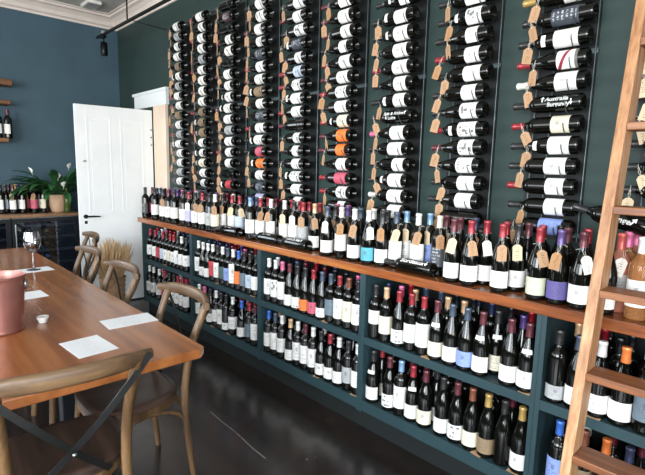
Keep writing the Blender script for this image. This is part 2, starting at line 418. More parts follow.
# ------------------------------------------------------------------ bottles
SHAPES = {
 'b': [(.026,.004),(.033,.0),(.0362,.004),(.0366,.012),(.0366,.185),(.0355,.196),(.0325,.208),(.025,.219),(.0175,.229),(.0152,.238),(.0142,.262),(.0138,.284),(.0155,.287),(.0155,.295),(.0135,.298)],
 'g': [(.028,.004),(.035,.0),(.0380,.004),(.0385,.012),(.0385,.128),(.0377,.145),(.0350,.163),(.0303,.182),(.0252,.201),(.0198,.219),(.0160,.238),(.0146,.258),(.0140,.282),(.0157,.285),(.0157,.293),(.0138,.296)],
 'f': [(.026,.004),(.033,.0),(.0362,.004),(.0366,.012),(.0366,.135),(.0355,.158),(.0325,.186),(.0278,.216),(.0222,.246),(.0172,.276),(.0148,.300),(.0142,.318),(.0156,.321),(.0156,.328),(.0136,.331)],
}
RAD = {'b': .0366, 'g': .0385, 'f': .0366}
HT = {'b': .298, 'g': .296, 'f': .331}
def rad_at(sh, z):
    p = SHAPES[sh]
    for i in range(2, len(p)-1):
        if p[i][1] <= z <= p[i+1][1]:
            k = (z-p[i][1])/max(1e-6, p[i+1][1]-p[i][1]); return p[i][0]+(p[i+1][0]-p[i][0])*k
    return p[-1][0]
CACHE = {}
def body_mesh(sh):
    k = ('body', sh)
    if k not in CACHE:
        m = MB(); pr = [(.004, .022), (.014, .018)] + SHAPES[sh]      # punt in the base
        m.lathe(pr, 22); CACHE[k] = m.mesh('glass_body', 40); CACHE[k].materials.append(M['glass'])
    return CACHE[k]
def label_mesh(sh, z0, z1, arc, mt):
    k = ('label', sh, z0, z1, arc)
    if k not in CACHE:
        m = MB(); n = 16; vs = []; fs = []; nz = 1 if z1 < .13 or sh == 'b' else 3
        for off in (.0004, .0010):
            for j in range(nz+1):
                z = z0+(z1-z0)*j/nz; r = rad_at(sh, z)+off
                for i in range(n+1):
                    a = -PI/2 + R(arc)*(i/n-.5); vs.append((r*math.cos(a), r*math.sin(a), z))
        L = (n+1)*(nz+1)
        for j in range(nz):
            for i in range(n):
                a = j*(n+1)+i; fs.append((L+a, L+a+1, L+a+n+2, L+a+n+1)); fs.append((a+n+1, a+n+2, a+1, a))
        for j in range(nz):
            for i in (0, n): a = j*(n+1)+i; fs.append((a, L+a, L+a+n+1, a+n+1))
        for i in range(n): fs.append((i, i+1, L+i+1, L+i)); b = nz*(n+1)+i; fs.append((b, L+b, L+b+1, b+1))
        m.add(vs, fs)
        CACHE[k] = m.mesh('label', 30, lambda co: ((math.atan2(co.y, co.x)+PI/2)/R(arc)+.5, (co.z-z0)/(z1-z0))); CACHE[k].materials.append(M['label'])
    return CACHE[k]
def capsule_mesh(sh, ln):
    k = ('cap', sh, ln)
    if k not in CACHE:
        top = HT[sh]; z0 = top-ln; pr = [(rad_at(sh, z0)+.0006, z0)]
        for r, z in SHAPES[sh]:
            if z > z0+.003 and z > .2: pr.append((r+.0008, z))
        pr += [(pr[-1][0], top+.0008), (.010, top+.0016)]
        CACHE[k] = MB().lathe(pr, 18).mesh('capsule', 40); CACHE[k].materials.append(M['capsule'])
    return CACHE[k]
def tag_mesh(w=.039, h=.069):
    k = ('tag', w, h)
    if k not in CACHE:
        m = MB(); c = w*.28
        poly = [(-w/2, -h), (w/2, -h), (w/2, -c), (w/2-c, 0), (-w/2+c, 0), (-w/2, -c)]
        vs = [(x, -.0005, z) for x, z in poly] + [(x, .0005, z) for x, z in poly]; n = 6
        m.add(vs, [tuple(range(n)), tuple(range(2*n-1, n-1, -1))] + [(i, n+i, n+(i+1) % n, (i+1) % n) for i in range(n)])
        CACHE[k] = m.mesh('price_tag', None, lambda co: (co.x/w+.5, 1+co.z/h)); CACHE[k].materials.append(M['tag'])
    return CACHE[k]
def string_mesh(up, back):   # from the hole in the tag up and round the neck behind it
    k = ('string', up, back)
    if k not in CACHE:
        m = MB(); r = .0175; c = Vector((0, back, up))
        m.tube([(0, -.0012, -.008), (.002, -.001, .0), (.004, .004, up*.5), (.004, back-r, up-.002)], .0009, 4)
        m.tube([(0, .0012, -.008), (-.002, .001, .0), (-.003, .004, up*.5), (-.003, back-r, up)], .0009, 4)
        m.tube([(r*math.cos(2*PI*i/14), back+r*math.sin(2*PI*i/14), up) for i in range(14)], .001, 4, closed=True)
        m.tube([(.004, back-r, up), (.014, back-r-.003, up+.006), (.024, back-r, up+.002)], .0008, 4)
        CACHE[k] = m.mesh('string', 60); CACHE[k].materials.append(M['string'])
    return CACHE[k]
def string_lying_mesh(drop):  # neck runs sideways: the loop stands upright round it
    k = ('sl', drop)
    if k not in CACHE:
        m = MB(); r = .0185
        m.tube([(0, r*math.sin(2*PI*i/14)+r+.002, drop+r*math.cos(2*PI*i/14)) for i in range(14)], .001, 4, closed=True)
        m.tube([(0, 0, -.008), (.003, -.0015, drop*.4), (.002, .002, drop)], .0009, 4); m.tube([(0, 0, -.008), (-.004, -.0015, drop*.4), (-.002, .002, drop)], .0009, 4)
        CACHE[k] = m.mesh('string', 60); CACHE[k].materials.append(M['string'])
    return CACHE[k]

PAP = {'w': ('eceae6', 'white'), 'c': ('e2dac4', 'cream'), 'b': ('8298d6', 'blue'), 'l': ('b9c6d8', 'pale blue'), 'o': ('ee7a26', 'orange'), 'r': ('c2303c', 'red'), 'p': ('c9526b', 'pink'),
       's': ('5d6f7c', 'slate'), 't': ('4aa4b8', 'teal'), 'u': ('51488a', 'purple'), 'g': ('c3c7ae', 'pale green'), 'e': ('a9abac', 'grey'), 'i': ('b7b3d6', 'lilac'), 'n': ('8a7355', 'tan'),
       'd': ('3c4148', 'dark'), 'm': ('46232c', 'maroon'), 'v': ('35504a', 'dark green'), 'k': None, 'x': ('e6e5e2', 'white'), 'y': ('2c3442', 'navy'), 'z': ('ecebe8', 'red slashed white')}
CAPC = {'r': ('951828', 'red'), 'm': ('5a1a28', 'maroon'), 'k': ('15161a', 'black'), 'w': ('e8e6e2', 'white'), 'b': ('2a62bd', 'blue'), 'l': ('7fa3c6', 'pale blue'), 'p': ('d86a94', 'pink'), 'n': ('3a4a5e', 'slate'), 'y': ('222c50', 'navy'),
        'g': ('b08f4c', 'gold'), 'o': ('e0742a', 'orange'), 'u': ('54407a', 'purple'), 't': ('cfa982', 'tan'), 'e': ('8b9094', 'grey'), 'd': ('7a4128', 'copper'), 'q': ('c9594f', 'rose')}
TAGC = {'k': ('ad8663', 'kraft'), 'c': ('dbc5a2', 'cream'), 'w': ('e9e6dd', 'white'), 'n': ('a87c50', 'brown')}
LAB = {'b': (.048, .145, 150), 'g': (.022, .094, 150), 'f': (.035, .11, 150)}
def bottle_parts(t, sh, cap, lab, faz=0., glass=None, necklab=None, z=None, mt=None):
    b = link('glass_body', body_mesh(sh), glass or M['glass'], t)
    if lab and lab != 'k':
        z0, z1, arc = z or LAB[sh]
        me = label_mesh(sh, z0, z1, arc, None)
        mat = mt or (M['label_sketch'] if lab == 'x' else M['label_dark'] if lab in 'ydm' else M['label_slash'] if lab == 'z' else M['label'])
        o = link('label', me, mat, t, srgb(PAP[lab][0])); o.rotation_euler = (0, 0, faz); o['label'] = PAP[lab][1] + ' paper label'
    if necklab:
        o = link('neck_label', label_mesh(sh, .170, .189, 78, None), M['label'], t, srgb(PAP[necklab][0])); o.rotation_euler = (0, 0, faz)
    if cap:
        ln = {'f': .075}.get(sh, .058)
        o = link('capsule', capsule_mesh(sh, ln), M['capsule'], t, srgb(CAPC[cap][0])); o['label'] = CAPC[cap][1] + ' capsule'
    return b
LABELS = set()
def uniq(s):
    if s in LABELS: print('DUPLICATE LABEL', s)
    n = len(s.split())
    if n > 16 or n < 4: print('LENGTH', n, s)
    LABELS.add(s); return s
def desc_cap(cap): return (CAPC[cap][1] if cap else 'uncapped') + ' capped'
def desc_lab(lab): return (PAP[lab][1] + ' label') if lab and lab != 'k' else 'no label'

# --- racks on the wall
ROD9, SPC = -.7253, .4353
Z0, PITCHZ = 2.774, .0897
AX = .283          # bottle axis
RACKROT = Matrix(((0, 0, -1), (0, 1, 0), (1, 0, 0))).to_euler()
COLS = {1: (0, 'wewwnwewwnwewwwewk'), 2: (0, 'wwwwewwwwnnnwwcwxk'), 3: (0, 'kmkwwkwwwwwewwwkrk'), 4: (1, 'wxwwywwnwywwpowyi'), 5: (2, 'wwxywlxwwkxwwxwww'), 6: (3, 'wwwwwwxwcoowpxx'),
        7: (4, 'wwwwwwwTwwwwww'), 8: (5, 'wxwwwwxxxxwwk'), 9: (6, 'wywzwTcwwwwb'), 10: (7, 'wwwwwwwww')}
RACKN = {1: 'rack nearest the door', 10: 'rack behind the ladder'}
for i in range(2, 10): RACKN[i] = ORD[i] + ' rack from the door'
def cradle_mesh(xo):
    m = MB(); r = .0435
    if 1:
        rr = r if xo > -.1 else .024
        p = [(xo, .07, .018 if xo > -.1 else .0), (xo, rr*.95, -.012)]
        p += [(xo, rr*math.cos(a), rr*math.sin(a)) for a in [R(-20-12*i) for i in range(12)]]
        p += [(xo, -rr-.003, -.012), (xo, -rr-.006, .002)]
        m.tube(p, .0022, 6)
    me = m.mesh('cradle', 60); me.materials.append(M['rod_metal']); return me
CRD = [cradle_mesh(-.055), cradle_mesh(-.215)]
def bent_text(name, body, size, mat, parent, sh, zc, phi, flip=False):
    """hand lettering that follows the bottle: text x runs along the bottle's axis"""
    cu = bpy.data.curves.new('lettering', 'FONT'); cu.body = body; cu.size = size; cu.align_x = 'CENTER'; cu.shear = .12; cu.offset = size*.02
    o = bpy.data.objects.new('lettering', cu); COL.objects.link(o)
    bpy.context.view_layer.update()
    me = bpy.data.meshes.new_from_object(o.evaluated_get(bpy.context.evaluated_depsgraph_get())); bpy.data.objects.remove(o)
    return me
def wrap(me, sh, zc, phi):
    r = RAD[sh]+.0012
    for v in me.vertices:
        x, y = v.co.x, v.co.y
        a = -PI/2 + phi + y/r*1.0
        v.co = (r*math.cos(a), r*math.sin(a), zc - x)
    return me
def arrow_mesh(size, down=False, ang=0):
    me = bpy.data.meshes.new('arrow'); s = size
    P = [(-.09, 0), (.09, 0), (.09, .5), (.3, .5), (0, .95), (-.3, .5), (-.09, .5)]
    if down: P = [(x, .95-y) for x, y in P]
    c, q = math.cos(ang), math.sin(ang)
    me.from_pydata([((x*c-(y-.5)*q)*s, (x*q+(y-.5)*c+.5)*s, 0) for x, y in P], [], [(0, 1, 6), (1, 2, 6), (2, 3, 4), (2, 4, 6), (4, 5, 6)]); return me
def lettering(t, sh, items):
    """items: (text or arrow, size, along, phi)"""
    for it in items:
        kind, size, al, phi = it
        if kind == 'UP': me = arrow_mesh(size)
        elif kind == 'DOWN': me = arrow_mesh(size, True)
        elif kind == 'SLANT': me = arrow_mesh(size, False, R(-30))
        else: me = bent_text('t', kind, size, None, t, sh, 0, 0)
        wrap(me, sh, al, phi); me.name = 'lettering'; me.materials.clear()
        o = link('lettering', me, M['chalk'], t)
        sm = o.modifiers.new('thickness', 'SOLIDIFY'); sm.thickness = .0006; sm.offset = 1

for c in range(1, 11):
    xr = ROD9 + (c-9)*SPC + (.03 if c == 10 else 0); k0, codes = COLS[c]; n = 18
    rk = thing('wine_rack', 'grey metal rod wall rack of lying bottles, ' + RACKN[c], 'wine rack', (xr, YB, 0), 0, 'bottle racks on the green wall')
    zt, zb = Z0-.0897*max(0, k0-1)+.08, Z0-17*PITCHZ-.07
    zt = Z0+.07
    for dx in (-.002, -.163, -.235): MB().tube([(dx, -.02 if dx > -.1 else -.03, zb), (dx, -.02 if dx > -.1 else -.03, zt)], .0032, 8).build('rod', M['rod_metal'], rk, 60)
    MB().box(-.262, .002, -.012, -.0005, zb, zt).build('back_board', M['rack_board'], rk)  # added strip: painted shade of the bottles on the wall behind
    for z in (zb+.03, (zb+zt)/2, zt-.03): MB().box(-.245, .008, -.018, -.0125, z-.010, z+.010).build('wall_bracket', M['rod_metal'], rk)
    for j, code in enumerate(codes):
        k = k0+j; z = Z0-k*PITCHZ
        for q in CRD: cr = link('cradle', q, None, rk); cr.location = (0, AX-YB, z)
        sh = random.choice('bbg'); text = code == 'T'
        cap = random.choice('kkkkmkrmr'); 
        if c == 9: cap = {0: 'g', 3: 'r', 4: 'w', 6: 'r', 9: 'r'}.get(j, 'k')
        if c == 10: cap = 'k'
        if c == 8: cap = {3: 'r', 7: 'r', 8: 'm'}.get(j, 'k')
        if c == 7: cap = {8: 'p', 12: 'w', 4: 'r'}.get(j, 'k')
        lab = 'k' if text else code
        if text: sh = 'b'
        if c == 10:
            d = 'black wine bottle %s, %s from the top in the rack behind the ladder' % ('with arrow lettering' if text else 'with white label', ORD[j+1])
        elif text: d = 'black bottle hand lettered in white among the labelled bottles, ' + RACKN[c]
        else: d = 'lying bottle, %s, %s from the photo top, %s' % (desc_lab(lab), ORD[j+1], RACKN[c])
        zz = None
        if lab in 'wx' and random.random() < .35: zz = random.choice([(.045, .125, 165), (.036, .128, 165), (.05, .112, 150)])
        elif lab != 'k': zz = random.choice([(.040, .130, 164), (.040, .138, 164), (.042, .118, 164)]) if sh == 'b' else random.choice([(.034, .118, 164), (.034, .122, 160)])
        if code == 'y' and c == 9: zz = (.055, .165, 160)
        jx = random.uniform(-.012, .012)
        t = thing('wine_bottle', uniq(d), 'wine bottle', (xr+.005+jx, AX-(0 if sh == 'b' else .002), z), 0, 'bottles lying in the wall racks', RACKROT.copy())
        nl = 'w' if (lab != 'k' and random.random() < .12) else None
        bottle_parts(t, sh, cap, lab, R(random.uniform(-14, 10)) if lab not in 'yz' else 0, None, nl, zz)
        if text and c == 9: lettering(t, 'b', [('UP', .030, .158, R(8)), ('Australia', .027, .100, R(14)), ('Burgundy', .024, .092, R(-22)), ('DOWN', .026, .040, R(-18))])
        if text and c == 7: lettering(t, 'b', [('Bdx & Rh\u00f4ne', .026, .118, R(12)), ('UP', .026, .040, R(10)), ('DOWN', .026, .170, R(-26)), ('Loire', .026, .130, R(-26))])
        # price tag on the neck
        if (random.random() < (.9 if c > 4 else .8)) or c == 10:
            zr = random.uniform(.018, .034); tgc = random.choice('kkkknk') if c < 10 else 'c'
            o = link('price_tag', tag_mesh(), M['tag'], t, srgb(TAGC[tgc][0]))
            o['label'] = TAGC[tgc][1] + ' card tag'
            al = random.uniform(.214, .262); lean = R(random.uniform(-24, 20))
            W = Matrix.Translation((xr+.005+jx-al, AX-.0225-random.uniform(0, .006), z-zr)) @ Matrix.Rotation(R(random.uniform(-25, 35)), 4, 'Z') @ Matrix.Rotation(lean, 4, 'Y')
            wpos(o, W)
            s = link('string', string_lying_mesh(round(zr, 3)), None, o)

# the lettered bottle that tilts out from behind the ladder
eul = (Matrix.Rotation(R(13), 3, 'Y') @ RACKROT.to_matrix()).to_euler()
t = thing('wine_bottle', uniq('black bottle with white arrow lettering, neck tilted up behind the ladder rail'), 'wine bottle', (-.405, .203, 1.285), 0, None, eul)
bottle_parts(t, 'b', 'k', 'k')
lettering(t, 'b', [('Orange', .032, .124, R(-8)), ('SLANT', .036, .066, R(-10))])
# --- standing bottles
placed = {}
def free_spot(key, px, Y, Zl, r, step=.0, maxY=.34, x_lim=None):
    """first free place on the line of sight, from the front of the shelf backwards"""
    L = placed.setdefault(key, [])
    y = Y
    while True:
        X = x_at(px, y, Zl)
        if x_lim: X = min(max(X, x_lim[0]+r), x_lim[1]-r)
        if all((X-a)**2+(y-b)**2 >= (r+q+.0008)**2 for a, b, q in L): break
        y += .003
        if y > maxY: return None
    L.append((X, y, r)); return X, y
def toward_cam(X, Y): return math.atan2(CAM.y-Y, CAM.x-X)+PI/2
def stand(X, Y, Z, sh, cap, lab, d, group, tg=None, neck=None, glass=None, z=None, tw=None):
    a = toward_cam(X, Y)
    faz = a*.55 + R(random.uniform(-14, 14))
    t = thing('wine_bottle', uniq(d), 'wine bottle', (X, Y, Z+.0004), random.uniform(-.05, .05), group)
    bottle_parts(t, sh, cap, lab, faz, glass, neck, z)
    if tg:
        o = link('price_tag', tag_mesh(), M['tag'], t, srgb(TAGC[tg][0])); o['label'] = TAGC[tg][1] + ' card tag'
        zt = .208; rt = rad_at(sh, zt); rb = rad_at(sh, zt-.072)
        da = a*.8+R(random.uniform(-22, 22)) if tw is None else a+R(tw)
        tilt = -math.atan2(rb+.002-rt-.003, .072)
        W = Matrix.Translation((X, Y, Z)) @ Matrix.Rotation(da, 4, 'Z') @ Matrix.Translation((0, -(rt+.004), zt)) @ Matrix.Rotation(tilt, 4, 'X') @ Matrix.Rotation(R(random.uniform(-16, 16)), 4, 'Y')
        wpos(o, W)
        link('string', string_mesh(.03, round(rt+.008, 4)), None, o)
    return t

# counter, front row: pixel column, shape, capsule, label, tag, extras
FRONT = [(141,'b','k','d',None),(147.6,'b','m','p',None),(155.6,'b','k','w',None),(163.6,'b','k','w','k'),(169,'b','m','w',None),(175,'b','k','w',None),(183.8,'b','k','w',None),(189.4,'b','r','i','w'),
 (196,'b','k','w','k'),(203,'b','r','w','k'),(210,'b','k','e',None),(215.5,'b','w','c','k'),(223,'b','k','w','k'),(232.5,'b','r','w','c'),(240,'b','r','l','c'),(250.4,'b','l','w',None),
 (260.6,'b','r','w','k'),(271,'b','w','w','k'),(284.5,'b','w','w','c'),(294,'b','k','w','w'),(303,'b','r','e','k'),(314.5,'g','t','w','k'),(327,'g','n','w','w'),
 (341,'b','w','w','n'),(354,'g','w','w','k'),(368,'g','w','t','w'),(381.7,'g','k','w','n'),(395.5,'b','n','w','c'),(405.5,'b','l','w','c'),(417,'b','w','w','k'),(428.5,'b','l','b','c'),(438,'b','c','d','n'),
 (452,'g','m','w','c'),(469,'g','r','w','k'),(484.5,'g','r','w','w'),(500,'g','r','w','k'),(515.6,'g','k','w','c'),(536.5,'g','r','g','k'),(557.5,'g','u','u','n'),(579.6,'g','m','w','w'),(604,'g','k','w',None)]
CAPC['c'] = ('ddd3bf', 'cream')
LYING = [(228,'w'),(266,'w'),(293,'w'),(408,'w')]
# lying ones first
LTXT = {1: None, 2: [('Loire & Bdx', .026, .118, R(38)), ('UP', .026, .042, R(36))], 3: [('Bordeaux', .036, .112, R(36)), ('DOWN', .032, .030, R(34))]}
LNAME = ['second from the left', 'third', 'fourth', 'fifth']
LD = ['black bottle lying on the worktop edge, farthest of the lying bottles from the ladder', 'black bottle lying on the worktop edge, second lying bottle from the door', 'black hand lettered bottle lying on the worktop, third lying bottle from the door', 'black hand lettered bottle lying on the worktop, nearest lying bottle to the ladder']
for i, (px, _) in enumerate(LYING):
    Y = .03; X = x_at(px, Y, CT+.04); rz = R([3, 2, 1, -1][i])
    eul = (Matrix.Rotation(rz, 3, 'Z') @ RACKROT.to_matrix()).to_euler()
    t = thing('wine_bottle', uniq(LD[i]), 'wine bottle', (X+.15, Y, CT+RAD['b']+.0006), 0, 'bottles lying on the worktop edge', eul)
    bottle_parts(t, 'b', 'k', 'k')
    if LTXT.get(i): lettering(t, 'b', LTXT[i])
    else:
        m = bent_text('t', '~ \u00b7 ~~', .03, None, t, 'b', 0, 0); wrap(m, 'b', .11, R(38)); o = link('lettering', m, M['chalk'], t); m.materials.clear(); m.materials.append(M['chalk'])
    for q in range(9): placed.setdefault('counter', []).append((X-.15+q*.0375, Y, .036 if q > 2 else .018))
order = 0
GF = 'bottles standing along the front of the worktop'
for px, sh, cap, lab, tg in FRONT:
    order += 1
    xl = (-4.64, 1.2)
    p = free_spot('counter', px, .045, CT+.08, RAD[sh], x_lim=xl, maxY=.2)
    if not p: print('no room', px); continue
    d = '%s bottle with %s, %s from left, worktop front' % (desc_cap(cap), desc_lab(lab) + ((' and %s tag' % TAGC[tg][1]) if tg else ''), ORD[order])
    stand(p[0], p[1], CT, sh, cap, lab, d, GF, tg)
# rose bottles behind the ladder
for px, sh, cap, lab, gl, nm in [(617,'b','q','e','rose_glass','left of the pair'),(624,'b','p','w','amber_glass',''),(638,'b','w','w','amber_glass',''),(632,'b','p','w','rose_glass','')]:
    p = free_spot('counter', px, .06 if px in (617, 638) else .13, CT+.1, RAD[sh], maxY=.3)
    if not p: continue
    d = {617: 'pink rose wine bottle with grey label and grey tag behind the ladder rung', 624: 'pink capped amber bottle behind the rose bottle at the ladder', 638: 'white capped amber bottle with white label, right of the ladder rail', 632: 'pink capped rose bottle in the second row behind the ladder'}[px]
    stand(p[0], p[1], CT, sh, cap, lab, d, 'rose and amber bottles behind the ladder', 'w' if px == 617 else None, None, M[gl])
# second row of the counter, right half
SECOND = [(300,'r'),(309.6,'r'),(320,'r'),(336,'k'),(348,'u'),(361,'n'),(374,'w'),(388,'k'),(400,'n'),(413,'r'),(420,'c'),(441,'y'),(447,'m'),(460.6,'m'),(476,'y'),(489,'r'),(507,'r'),(529,'m'),(543,'r'),(553,'r'),(568,'m'),(588,'r')]
no = 0
for px, cap in SECOND:
    sh = random.choice('bg')
    p = free_spot('counter', px, .13, CT+.27, RAD[sh], maxY=.205)
    if not p: continue
    no += 1
    stand(p[0], p[1], CT, sh, cap, 'w', '%s bottle, %s from left in the second row on the worktop' % (desc_cap(cap), ORD[no]), 'second row bottles on the worktop', random.choice([None, None, 'k', 'c']))

# shelves
def lay_out(key, items, xl, zl):
    y0 = .046; front = [[x_at(it[0], y0, zl), it] for it in sorted(items, key=lambda e: e[0])]; back = []
    def relax():
        for _ in range(400):
            for a in front:
                r = RAD[a[1][1]]; a[0] = min(max(a[0], xl[0]+r+.001), xl[1]-r-.001)
            bad = 0
            for a, b in zip(front, front[1:]):
                g = b[0]-a[0]-RAD[a[1][1]]-RAD[b[1][1]]-.0012
                if g < 0: a[0] += g*.5; b[0] -= g*.5; bad = min(bad, g)
            if bad > -.0002: return True
        return bad > -.0008
    while True:
        keep = [list(a) for a in front]
        if sum(2*RAD[a[1][1]]+.0012 for a in front) < xl[1]-xl[0]-.004 and relax(): break
        front[:] = keep
        gaps = [(front[i+1][0]-front[i-1][0], i) for i in range(1, len(front)-1)]
        back.append(front.pop(min(gaps)[1]))
        for a in front: a[0] = x_at(a[1][0], y0, zl)
    out = []
    for x, it in front: placed.setdefault(key, []).append((x, y0, RAD[it[1]])); out.append(((x, y0), it))
    for x, it in back:
        out.append((free_spot(key, it[0], y0+.04, zl, RAD[it[1]], x_lim=xl, maxY=.33), it))
    return out
def row(bay, tier, items):
    z = S1 if tier == 'upper' else S0; n = 0
    key = (bay, tier); xl = (XD[bay]+.021, XD[bay+1]-.021)
    items = lay_out(key, items, xl, z+.09)
    items.sort(key=lambda e: e[1][0])
    for p, it in items:
        px, sh, cap, lab = it[:4]; nk = it[4] if len(it) > 4 else None; zz = it[5] if len(it) > 5 else None; gl = it[6] if len(it) > 6 else None
        if not p: print('no room', key, px); continue
        n += 1
        d = '%s bottle, %s, %s from left, %s shelf, %s' % (desc_cap(cap), desc_lab(lab), ORD[n], tier, BAYN[bay])
        stand(p[0], p[1], z, sh, cap, lab, d, 'bottles on the %s shelf of the %s' % (tier, BAYN[bay]), None, nk, gl, zz)
T = (.045, .165, 150); LOW = (.018, .075, 150)
row(3, 'upper', [(373.4,'b','k','w',None,(.085,.16,150)),(385,'b','t','c'),(398.5,'g','r','x'),(411,'b','r','w'),(422.5,'b','r','w',None,T),(436,'g','m','c','w'),(451,'g','n','w'),(465.5,'g','n','b'),(480.6,'g','m','w','w'),(496,'g','k','c','w'),(511,'g','m','w'),(528,'g','m','w','w')])
row(3, 'lower', [(370,'g','k','w','w'),(380,'g','r','c'),(389,'g','m','x'),(400.3,'b','l','w',None,T),(412.4,'g','r','w','w'),(424,'g','m','c'),(436,'g','k','w'),(447.5,'g','k','w'),(461.7,'g','m','x'),(475.4,'g','d','c'),(489,'g','g','n'),(505,'g','k','k'),(519,'g','g','w')])
row(2, 'upper', [(266,'b','w','w',None,(.05,.16,150)),(273,'b','w','x',None,T),(277.5,'g','w','w'),(282,'b','p','w',None,T),(288.5,'g','m','w'),(297,'g','k','x'),(305.7,'g','k','o'),(314,'g','r','p'),(322,'g','n','w',None,LOW),(330,'b','n','s'),(338,'b','r','w',None,T),(347,'b','d','c',None,T),(355.2,'b','k','w',None,T)])
row(2, 'lower', [(267,'b','b','w'),(274.4,'b','n','w',None,T),(280.7,'b','w','w'),(285,'f','k','k'),(291,'g','t','w'),(298.6,'b','w','w',None,T),(305.6,'b','m','w',None,T),(313.6,'b','w','w',None,T),(322.4,'g','k','w'),(331,'g','r','w'),(340,'g','w','w'),(348,'b','k','e'),(354,'b','w','w')])
row(1, 'upper', [(195,'b','w','w',None,T),(201,'g','w','w'),(205.7,'g','w','w'),(210.5,'b','w','r',None,T),(215,'b','k','w',None,T),(220,'b','w','v'),(225.5,'b','n','b'),(232,'b','w','w',None,(.04,.19,150)),(237,'b','b','o'),(243,'b','k','s'),(249,'b','k','l'),(252.5,'b','k','l'),(255.7,'b','k','w')])
row(1, 'lower', [(197,'b','w','w'),(205,'g','p','w'),(211,'g','k','w'),(216.7,'b','w','w'),(222,'b','k','w',None,T),(226,'b','k','w',None,LOW),(233,'b','w','w'),(242,'g','b','w'),(250,'b','r','s'),(255,'b','m','w',None,T)])
row(0, 'upper', [(151,'b','r','w'),(156,'b','r','w'),(160,'b','n','r'),(164,'b','r','l'),(167.5,'b','k','w'),(171,'b','r','c'),(174.5,'b','r','w'),(178,'b','k','w',None,T),(182,'b','w','w'),(187,'b','k','w')])
row(0, 'lower', [(148.5,'b','w','w'),(154.4,'b','w','w'),(160,'b','w','w'),(165.5,'b','r','r'),(170,'b','k','w'),(174.5,'b','k','w'),(178.5,'b','r','w'),(183,'b','r','w'),(187,'b','r','w')])
row(4, 'upper', [(568,'g','n','w'),(556,'b','k','e',None,LOW),(592,'g','w','w'),(612,'g','o','w'),(629,'b','w','s'),(641,'b','k','w')])
row(4, 'lower', [(556,'b','b','b'),(583,'b','d','n'),(603,'g','o','k'),(628,'b','y','k'),(640,'b','d','o')])

# everything crowded behind the front rows that nobody could count from here
def crowd():
    caps = 'rrrmmkkkkwnyutpk'
    by = {}
    def put(X, Y, Z, key):
        sh = random.choice('bbg')
        if any((X-a)**2+(Y-b)**2 < (RAD[sh]+q+.0008)**2 for a, b, q in placed.get(key, [])): return
        placed.setdefault(key, []).append((X, Y, RAD[sh])); c = random.choice(caps)
        by.setdefault('glass', MB()); k = ('cap', c); by.setdefault(k, MB()); by.setdefault('paper', MB())
        b = body_mesh(sh); by['glass'].add([(v.co.x+X, v.co.y+Y, v.co.z+Z+.0004) for v in b.vertices], [tuple(p.vertices) for p in b.polygons])
        cp = capsule_mesh(sh, .058); by[k].add([(v.co.x+X, v.co.y+Y, v.co.z+Z+.0004) for v in cp.vertices], [tuple(p.vertices) for p in cp.polygons])
        if key != 'counter': return
        l = label_mesh(sh, *LAB[sh], None); a = toward_cam(X, Y)*.5; ca, sa = math.cos(a), math.sin(a)
        by['paper'].add([(v.co.x*ca-v.co.y*sa+X, v.co.x*sa+v.co.y*ca+Y, v.co.z+Z+.0004) for v in l.vertices], [tuple(p.vertices) for p in l.polygons])
    for Y in (.125, .2):
        x = -4.6
        while x < .25:
            put(x, Y, CT, 'counter'); x += .084+random.uniform(0, .012)
    for b in range(5):
        for z, key in ((S1, (b, 'upper')), (S0, (b, 'lower'))):
            for Y in (.135, .215, .31):
                x = XD[b]+.075
                while x < XD[b+1]-.065:
                    if random.random() < (.8 if Y < .3 else .4): put(x, Y, z, key)
                    x += .085+random.uniform(0, .015)
    # one object: join the pools with one material slot each
    m = MB(); mats = []; idx = []
    for k, q in by.items():
        if k == 'glass': mt = M['glass']
        elif k == 'paper': mt = mat_plain('plain_label_paper', PAP['w'][0], .6)
        else: mt = mat_plain('foil_'+CAPC[k[1]][1].replace(' ', '_'), CAPC[k[1]][0], .3, .25)
        idx += [len(mats)]*len(q.f); mats.append(mt); m.add(q.v, q.f)
    me = bpy.data.meshes.new('crowded_wine_bottles'); me.from_pydata(m.v, [], m.f)
    for q in mats: me.materials.append(q)
    me.polygons.foreach_set('material_index', idx); me.polygons.foreach_set('use_smooth', [True]*len(idx)); me.set_sharp_from_angle(angle=R(40))
    o = bpy.data.objects.new('crowded_wine_bottles', me); COL.objects.link(o)
    tag(o, 'further wine bottles crowded behind the front rows on worktop and shelves', 'wine bottles', kind='stuff')
crowd()

# little kraft cards along the shelf edges
cm = MB(); cm.box(-.026, .026, -.0006, .0006, 0, .036); CARD = cm.mesh('shelf_card', None, lambda co: (co.x/.052+.5, co.z/.036)); CARD.materials.append(M['tag'])
CARDS = [(164.5, 0, S1), (216.5, 1, S1), (252, 1, S1), (212, 1, S0), (227.8, 1, S0), (324, 2, S1), (315.7, 2, S0), (353.6, 2, S0), (424.7, 3, S1), (525, 3, S1), (474.8, 3, S0), (512, 3, S0), (592, 4, S1)]
from collections import Counter
cnt = Counter((b, z) for _, b, z in CARDS); seen = Counter()
for px, b, z in CARDS:
    X = x_at(px, .006, z); X = min(max(X, XD[b]+.05), XD[b+1]-.05); seen[(b, z)] += 1
    o = link('shelf_card', CARD, None, None, srgb('b8936c')); o.location = (X, .011, z+.0007); o.rotation_euler = (R(-78), 0, R(random.uniform(-6, 6)))
    o.location.y = .004; o.location.z = z+.0012
    o.rotation_euler = (R(-84), 0, R(random.uniform(-8, 8)))
    tier = 'upper' if z == S1 else 'lower'
    pos = '' if cnt[(b, z)] == 1 else ('left one on the ' if seen[(b, z)] == 1 else 'right one on the ')
    tag(o, uniq('kraft price card, %s%s shelf edge, %s' % (pos, tier, BAYN[b])), 'price card', 'kraft cards on the shelf edges')

